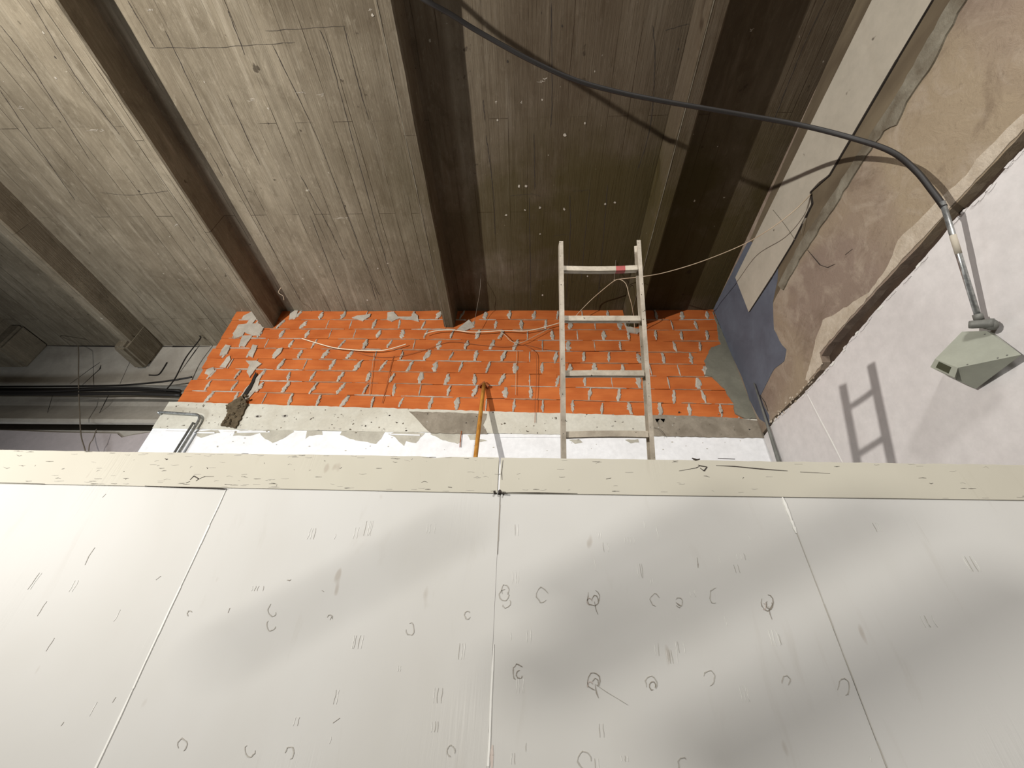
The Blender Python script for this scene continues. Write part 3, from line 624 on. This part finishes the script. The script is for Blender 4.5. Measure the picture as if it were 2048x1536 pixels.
def rail(a, b, sgn, cut):
    """C-channel open towards the rungs; the tip is worn round"""
    W_, Dp, t = .017, .044, .0035; bm = bmesh.new()
    prof = [(0, 0), (W_, 0), (W_, t), (t, t), (t, Dp - t), (W_, Dp - t), (W_, Dp), (0, Dp)]
    prof = [((p[0] - W_ / 2) * -sgn, p[1] - .01) for p in prof]; rings = []; n = 44
    ax = (b - a).normalized()
    for k in range(n + 1):
        q = k / n; c = a.lerp(b, q); wob = across * (mnoise.noise(Vector((sgn * 3, q * 6, 0))) * .003)
        rings.append([bm.verts.new(c + wob + across * u + dep * v + (ax * cut * (abs(u) / W_ + (.3 if v > .01 else 0)) if k == 0 else Vector())) for u, v in prof])
    for A, B in zip(rings, rings[1:]):
        for k in range(8): bm.faces.new((A[k], A[(k + 1) % 8], B[(k + 1) % 8], B[k]))
    bm.faces.new(rings[0]); bm.faces.new(rings[-1][::-1])
    for k in range(16):   # dents and paint spots
        q = R.random() * .5; p = a.lerp(b, q) + across * R.uniform(-.007, .007) - dep * .0102; r = R.uniform(.0008, .0018)
        slab(bm, [p + across * math.cos(j * 1.2) * r + ax * math.sin(j * 1.2) * r * 2 for j in range(5)], -dep, .0006, 1)
    o = obj('rail', bm, ['ladder', 'crack'], LAD); return o
rail(tl, fl, -1, .004); rail(tr, fr, 1, .014)
rung_y = [(537, 536), (637, 637), (747, 747), (870, 869)]
def rung(a, b, sag, redspot=False):
    bm = bmesh.new(); n = 24; rings = []; hh, dd = .0135, .013
    for k in range(n + 1):
        q = k / n; c = a.lerp(b, q) + axis * (-sag * math.sin(math.pi * q)) + axis * mnoise.noise(Vector((q * 7, a.z * 9, 0))) * .0012
        ring = []
        for u, v in ((-.8, -1), (.8, -1), (1, -.6), (1, .7), (.7, 1), (-.7, 1), (-1, .7), (-1, -.6)): ring.append(bm.verts.new(c + axis * u * hh + dep * v * dd + dep * .008))
        rings.append(ring)
    for i_, (A, B) in enumerate(zip(rings, rings[1:])):
        for k in range(8):
            f = bm.faces.new((A[k], A[(k + 1) % 8], B[(k + 1) % 8], B[k])); f.smooth = False
            f.material_index = 1 if redspot and 17 <= i_ <= 19 else 0
    bm.faces.new(rings[0]); bm.faces.new(rings[-1][::-1])
    o = obj('rung', bm, ['rung', 'red'], LAD)
    if redspot: o['label'] = 'top rung with a faded red paint mark'
for i, (ya, yb) in enumerate(rung_y):
    xa = 1122 + (ya - 484) / 428 * 7 + 4; xb = 1276 + (yb - 480) / 432 * 28 - 5
    rung(LP(xa, ya), LP(xb, yb), (-.004, -.001, .001, .003)[i], i == 0)
step = (LP(1128, 869) - LP(1126, 747)).length; last = LP(1130, 870); lastr = LP(1296, 869)
for k in range(1, 8):
    a = last + axis * step * k; b = lastr + axis * step * k
    if a.z > .15: rung(a, b, 0)
# ================================================================== WOODEN POLE
tip = onY(968, 768, D2 - .03); pb = onY(951, 915, 3.313); d = (pb - tip).normalized(); pf = tip + d * ((tip.z - .0) / -d.z)
pf.z = 0
PO = thing('wooden_pole', 'yellow-brown wooden pole leaning against the brick wall left of the ladder', 'pole', pf)
bm = bmesh.new(); tube(bm, [tip.lerp(pf, k / 20) for k in range(21)], .020, 14); obj('shaft', bm, 'pole', PO)
bm = bmesh.new(); t0 = tip - d * .0
box_pts = [tip - d * .055 + Vector((0, 0, 0)), tip + Vector((.055, -.005, -.015)), tip + Vector((.02, 0, .01)) + d * .0, tip + Vector((-.05, -.005, -.012))]
A = [tip - d * .045 + NY * .012, tip + Vector((.06, 0, -.03)) + NY * .012, tip + Vector((.045, 0, -.045)) + NY * .012, tip - d * .005 + NY * .012, tip + Vector((-.045, 0, -.04)) + NY * .012, tip + Vector((-.055, 0, -.025)) + NY * .012]
hexa(bm, A, [p + Vector((0, .036, 0)) for p in A]); obj('pointed_tip', bm, 'poletip', PO)
def cpt(x, y, s):
    r = ray(x, y); m = min((ZC - 1.6) / r.z, XR / r.x if r.x > 0 else 99)
    return EYE + r * m * s
# ================================================================== BLACK CABLE, CONDUIT, BOX
cab = [(520, -230, .84), (600, -160, .84), (700, -95, .83), (780, -45, .80), (850, 0, .80), (900, 28, .80), (960, 65, .80), (1060, 120, .80), (1150, 160, .80), (1240, 185, .80), (1330, 203, .78), (1400, 215, .77), (1500, 232, .77), (1600, 250, .77), (1700, 275, .84), (1780, 302, .86), (1830, 340, .88), (1866, 384, .91), (1888, 414, .92)]
# keep the cable's distance smooth along its length
dist = [(cpt(x, y, s) - EYE).length / ray(x, y).length for x, y, s in cab]
for it in range(3): dist = [dist[0]] + [(dist[k - 1] + 2 * dist[k] + dist[k + 1]) / 4 for k in range(1, len(dist) - 1)] + [dist[-1]]
cpts = [EYE + ray(x, y) * dk for (x, y, s), dk in zip(cab, dist)]
bm = bmesh.new(); tube(bm, smoothline(cpts, 8), .0145, 12)
tag(obj('power_cable', bm, 'cable'), 'thick black cable swooping under the ceiling to the conduit on the right wall', 'cable')
c0 = cpts[-1]; c1 = onX(1957, 636, XR - .07)
CO = thing('conduit', 'speckled galvanised conduit from black cable down to grey metal box', 'conduit', c1)
bm = bmesh.new(); dd_ = (c1 - c0).normalized(); tube(bm, [c0 - dd_ * .03, c0.lerp(c1, .5), c1 + dd_ * .01], .0125, 14); obj('tube', bm, 'galv', CO)
bm = bmesh.new(); tube(bm, [c0 + dd_ * .15, c0 + dd_ * .2, c0 + dd_ * .25], .0135, 14); o_ = obj('paint_band', bm, 'strip', CO); o_['label'] = 'white paint smeared round the conduit'
bm = bmesh.new(); tube(bm, [c1 - dd_ * .02, c1 + dd_ * .012], .019, 12); obj('coupling', bm, 'cast', CO)
# wedge-shaped metal box: plates traced, front corners stand off the wall
BX = thing('metal_box', 'grey-green wedge-shaped metal box on the white right wall under the conduit', 'metal box', onX(1955, 700, XR))
def B(cx, cy, off): return onX(1760 + cx / 3.656, 380 + cy / 3.656, XR - off)
bm = bmesh.new()
f0, f1, f2, f3, f4 = B(600, 1035, .07), B(780, 1030, .07), B(965, 1218, .075), B(570, 1300, .15), B(402, 1236, .15)
b2, b1, b3, b4 = B(1035, 1204, .012), B(830, 1045, .012), B(700, 1455, .02), B(556, 1388, .05)
front = [f0, f1, f2, f3, f4]
def onplane(cx, cy, a, b, c):
    n_ = (b - a).cross(c - a); r = ray(1760 + cx / 3.656, 380 + cy / 3.656); return EYE + r * ((a - EYE).dot(n_) / r.dot(n_))
f4 = onplane(402, 1236, f0, f3, f2); f1 = onplane(780, 1030, f0, f3, f2); b2 = onplane(1035, 1204, f2, f3, b3); b4 = onplane(556, 1388, f2, f3, b3)
front = [f0, f1, f2, f3, f4]
vs = [bm.verts.new(p) for p in front]; bm.faces.new(vs)
l0, l1 = f4 + (B(368, 1295, .15) - B(402, 1236, .15)), B(545, 1372, .15)
v_l0, v_l1, v_b2, v_b1, v_b3, v_b4 = [bm.verts.new(p) for p in (l0, l1, b2, b1, b3, b4)]
bk0 = bm.verts.new(onX(1760 + 610 / 3.656, 380 + 1050 / 3.656, XR - .002)); bk4 = bm.verts.new(onX(1760 + 470 / 3.656, 380 + 1330 / 3.656, XR - .002))
bm.faces.new((vs[3], vs[4], v_l0, v_l1)); bm.faces.new((vs[3], v_l1, v_b4)); bm.faces.new((vs[2], vs[3], v_b4, v_b3, v_b2))
bm.faces.new((vs[1], vs[2], v_b2, v_b1)); bm.faces.new((vs[0], vs[1], v_b1, bk0)); bm.faces.new((vs[0], bk0, bk4, vs[4])); bm.faces.new((vs[4], bk4, v_l0))
bm.faces.new((v_l0, bk4, v_b3, v_b4)); bm.faces.new((v_l0, v_b4, v_l1)); bm.faces.new((bk0, v_b1, v_b2, v_b3, bk4))
obj('housing', bm, 'box', BX)
bm = bmesh.new(); nrm = (f3 - f4).cross(l0 - f4).normalized(); 
if nrm.dot(EYE - f4) < 0: nrm = -nrm
W4 = [onplane(*q, f3, f4, l1) for q in ((410, 1297), (432, 1254), (522, 1296), (502, 1342))]
slab(bm, W4, nrm, .0015, 0); obj('lens', bm, 'glass', BX)
bm = bmesh.new(); E_ = [f1, B(830, 1045, .085), B(1035, 1204, .085), f2]
e1, e2 = B(828, 1040, .012), B(1037, 1203, .012); n2 = (b2 - b1).normalized()
tube(bm, [B(815, 1045, .02), B(1030, 1206, .02)], .004, 6); 
for q in ((640, 1276), (862, 1228), (766, 1056), (930, 1208)):
    p = onplane(*q, f0, f3, f2); b_ = bmesh.new(); bmesh.ops.create_icosphere(b_, subdivisions=2, radius=.0035, matrix=Matrix.Translation(p)); obj('screw', b_, 'cast', BX)
obj('flange_edge', bm, 'cast', BX)
# cast fitting between conduit and box
bm = bmesh.new(); a = B(650, 985, .10); b = B(835, 975, .05)
tube(bm, [a, a.lerp(b, .15), a.lerp(b, .5), a.lerp(b, .85), b], .019, 16, rs=[.018, .020, .020, .025, .024])
bmesh.ops.create_icosphere(bm, subdivisions=2, radius=.026, matrix=Matrix.Translation(B(815, 985, .05)) @ Matrix.Diagonal((1, 1, 1.15, 1)))
bm.verts.ensure_lookup_table(); JF = obj('junction_fitting', bm, 'cast', BX, True)
bm = bmesh.new(); p = B(770, 1000, .05); tube(bm, [p, Vector((XR, p.y, p.z))], .012, 8); obj('bracket', bm, 'cast', BX)
# ================================================================== SMALLER TUBES
P1 = [onY(318, 825, D2 - .05), onY(320, 824, D2 - .05), onY(350, 826, D2 - .05), onY(380, 828, D2 - .05), onY(393, 829, D2 - .05), onY(399, 834, D2 - .05), onY(397, 842, D2 - .05)]
s1 = onY(397, 842, D2 - .05); e1 = onY(356, 908, D2 - .05); foot = s1 + (e1 - s1).normalized() * ((s1.z - .02) / -((e1 - s1).normalized().z))
TB = thing('bent_tube', 'bent shiny metal tube on the white wall below left end of brickwork', 'tube', (foot.x, foot.y, 0))
bm = bmesh.new(); tube(bm, [Vector((P1[0].x - .004, D2 - .006, P1[0].z))] + smoothline(P1, 5) + [s1.lerp(foot, k / 10) for k in range(1, 11)], .0135, 12); obj('tube', bm, 'galv', TB)
bm = bmesh.new(); a = s1 + Vector((-.045, .0, -.02)); b = foot + Vector((-.04, 0, 0)); tube(bm, [a + Vector((0, .03, 0)), a, a.lerp(b, .5), b], .011, 10)
tag(obj('straight_tube', bm, 'galv'), 'straight thin metal tube running beside the bent one on the white wall', 'tube')
a = onX(1508, 766, XR - .03); b = onX(1557, 920, XR - .03); k = (a - b).normalized()
bm = bmesh.new(); e = b - k * ((b.z - .02) / k.z); a1 = onX(1531, 838, XR - .03)
tube(bm, [onY(1512, 775, D2 - .01).lerp(a1, .0) if False else a, a1, b, e], .014, 10, rs=[.006, .012, .019, .019])
tag(obj('corner_conduit', bm, 'cast'), 'grey conduit running down the corner between white walls', 'conduit')
# ================================================================== LOOSE WIRES
def wire(name, pts, r, mat, label, cat='wire', n=6, group=None):
    bm = bmesh.new(); tube(bm, smoothline(pts, n), r, 6); return tag(obj(name, bm, mat), label, cat, group)
Wp = lambda L_, off=.04: [onY(x, y, D2 - off) for x, y in L_]
wire('loose_wire', [onX(1622, 388, XR - .02)] + [cpt(x, y, k) for x, y, k in ((1590, 420, .94), (1540, 458, .90), (1480, 492, .89), (1400, 524, .885), (1330, 545, .88), (1285, 553, .875))] + [onY(1240, 558, 3.02), onY(1228, 560, 3.02)], .0042, 'wire', 'pale wire sagging from the right wall to behind the ladder top')
wire('loose_wire', [onY(x, y, Y) for x, y, Y in ((1150, 636, 3.55), (1155, 628, 3.5), (1180, 602, 3.4), (1205, 580, 3.2), (1228, 562, 3.03), (1240, 559, 2.98), (1252, 568, 3.0), (1258, 590, 3.08), (1264, 612, 3.2), (1268, 640, 3.4), (1270, 668, 3.58))], .004, 'wire', 'looped pale wire seen between the two upper ladder rungs')
wire('loose_wire', [onY(1229, 560, 3.03), onY(1230, 540, 2.98), onZ(1232, 520, ZC)], .003, 'wiredark', 'short grey tie wire holding up the looped wire')
wire('loose_wire', Wp([(604, 677), (640, 688), (672, 696), (712, 700), (740, 701), (770, 700), (800, 692), (812, 688)], .05), .0055, 'wirewhite', 'cream wire sagging across the left part of the brick wall')
wire('loose_wire', Wp([(850, 668), (870, 662), (905, 660), (940, 664), (975, 663), (1010, 661), (1050, 662), (1082, 656), (1118, 646), (1150, 636)], .06), .005, 'wirewhite', 'cream wire running over the brick wall to the ladder rail')
wire('loose_wire', Wp([(1000, 662), (1012, 672), (1022, 682), (1040, 686), (1070, 672), (1100, 656)], .05), .0035, 'wire', 'thin wire branching below the cream one on the brick wall')
wire('loose_wire', Wp([(700, 700), (740, 712), (790, 714), (850, 700), (900, 684), (960, 690), (1010, 694), (1050, 690), (1100, 700), (1180, 702), (1250, 700)], .012), .003, 'poletip', 'rust-brown strand imitating a wire shadow, waving along the middle of the brick wall')  # brown strands drawn for wire shadows on the bricks, also the next two
wire('loose_wire', Wp([(1048, 690), (1068, 702), (1073, 718), (1073, 760), (1071, 800), (1070, 845)], .03), .003, 'poletip', 'rust-brown strand imitating a wire shadow, hanging down beside the wooden pole tip')
wire('loose_wire', Wp([(788, 712), (782, 730), (775, 765), (764, 806)], .012), .003, 'poletip', 'rust-brown strand imitating a wire shadow, hanging down the left part of the brick wall')
wire('loose_wire', Wp([(748, 706), (744, 740), (738, 790)], .02), .0022, 'wire', 'hair-thin pale wire hanging on the left bricks')
wire('loose_wire', Wp([(1033, 700), (1032, 740), (1031, 790)], .02), .0022, 'wire', 'hair-thin pale wire hanging on the bricks right of the pole')
wire('loose_wire', Wp([(1308, 855), (1318, 858), (1326, 866), (1330, 874)], .03), .003, 'wiredark', 'short curled wire stub on the band right of the ladder')
wire('loose_wire', Wp([(923, 862), (921, 880), (920, 894)], .02), .005, 'poletip', 'short stub of split wires on the white wall left of the pole')
wire('loose_wire', [onZ(962, 545, ZC), onY(960, 580, 3.2), onY(955, 610, 3.4), onY(948, 650, 3.5)], .0025, 'wiredark', 'thin wire hanging from ceiling beside the middle beam')
wire('loose_wire', [onZ(562, 575, ZC - .12), onZ(557, 585, ZC - .16), onZ(566, 592, ZC - .18), onZ(568, 600, ZC - .2)], .003, 'wire', 'curled bit of wire in the shadow of the left beam')
wire('loose_wire', [onZ(1490, 488, ZC - .02) if False else onX(1546, 420, XR - .016), onX(1570, 450, XR - .017), onX(1590, 480, XR - .016)], .0022, 'wiredark', 'thin dark wire crossing the off-white board on the right wall')
wire('loose_wire', [onX(1622, 388, XR - .02), onX(1610, 430, XR - .035), onX(1602, 470, XR - .03)], .0022, 'wiredark', 'short dark wire dropping along the edge of the off-white board')
# hanging wires and cable runs in the gap on the left
wire('hanging_wire', [onY(x, y, 4.05) for x, y in ((120, 672), (152, 688), (157, 700), (157, 760), (159, 820), (162, 870), (171, 905), (176, 960))], .006, 'wiredark', 'grey wire hanging straight down in the gap left of the brick wall')
wire('hanging_wire', [onY(x, y, 4.05) for x, y in ((193, 858), (186, 878), (178, 895), (176, 960))], .005, 'wiredark', 'short grey wire joining the hanging one just above the board')
for k, (pts, r, lab) in enumerate((
    ([(-60, 773), (100, 773), (230, 771), (300, 766), (350, 760), (384, 754)], .012, 'thin black cable rising to the brick edge, topmost of the bundle'),
    ([(-60, 779), (120, 780), (240, 778), (360, 783)], .028, 'thick black cable along the dark recess, upper one of the bundle'),
    ([(-60, 787), (110, 788), (250, 787), (362, 790)], .022, 'black cable along the recess with pale glints, lowest of the bundle'),
    ([(-60, 782), (90, 783), (250, 775), (362, 782)], .012, 'thin dark cable slanting through the bundle on the left'))):
    wire('black_cable', [onY(x, y, 4.12 - .03 * k) for x, y in pts], r, 'cable', lab, 'cable', group='cable bundle in the gap')
wire('black_cable', [onY(x, y, 4.05) for x, y in ((330, 782), (350, 757), (372, 715), (400, 678), (399, 672))], .008, 'cable', 'thin black rod rising steeply beside the brick edge', 'cable')
wire('black_cable', [onY(x, y, 4.262) for x, y in ((298, 750), (314, 750), (322, 744), (334, 725))], .008, 'cable', 'short hooked black cable under the end of the left beam', 'cable')
# ================================================================== UNSEEN BARS ADDED BEHIND THE CAMERA (cast the soft shadow bands on the partition)
def band(a, b, k=.30):
    return [LAMP + (onY(*p, D1) - LAMP) * k for p in (a, b)]
SC = thing('shadow_bars', 'unseen steel bars added behind the viewpoint to shade the partition', 'shadow_caster', (-3.4, -1.0, 0))
for a, b, r in (((1100, 1215), (1480, 1002), .011), ((1040, 1375), (1780, 1012), .014), ((1420, 1536), (2048, 1185), .024), ((420, 1320), (940, 1040), .005)):
    p, q = band(a, b); bm = bmesh.new(); tube(bm, [p, q], r, 12); obj('rail', bm, 'galv', SC)
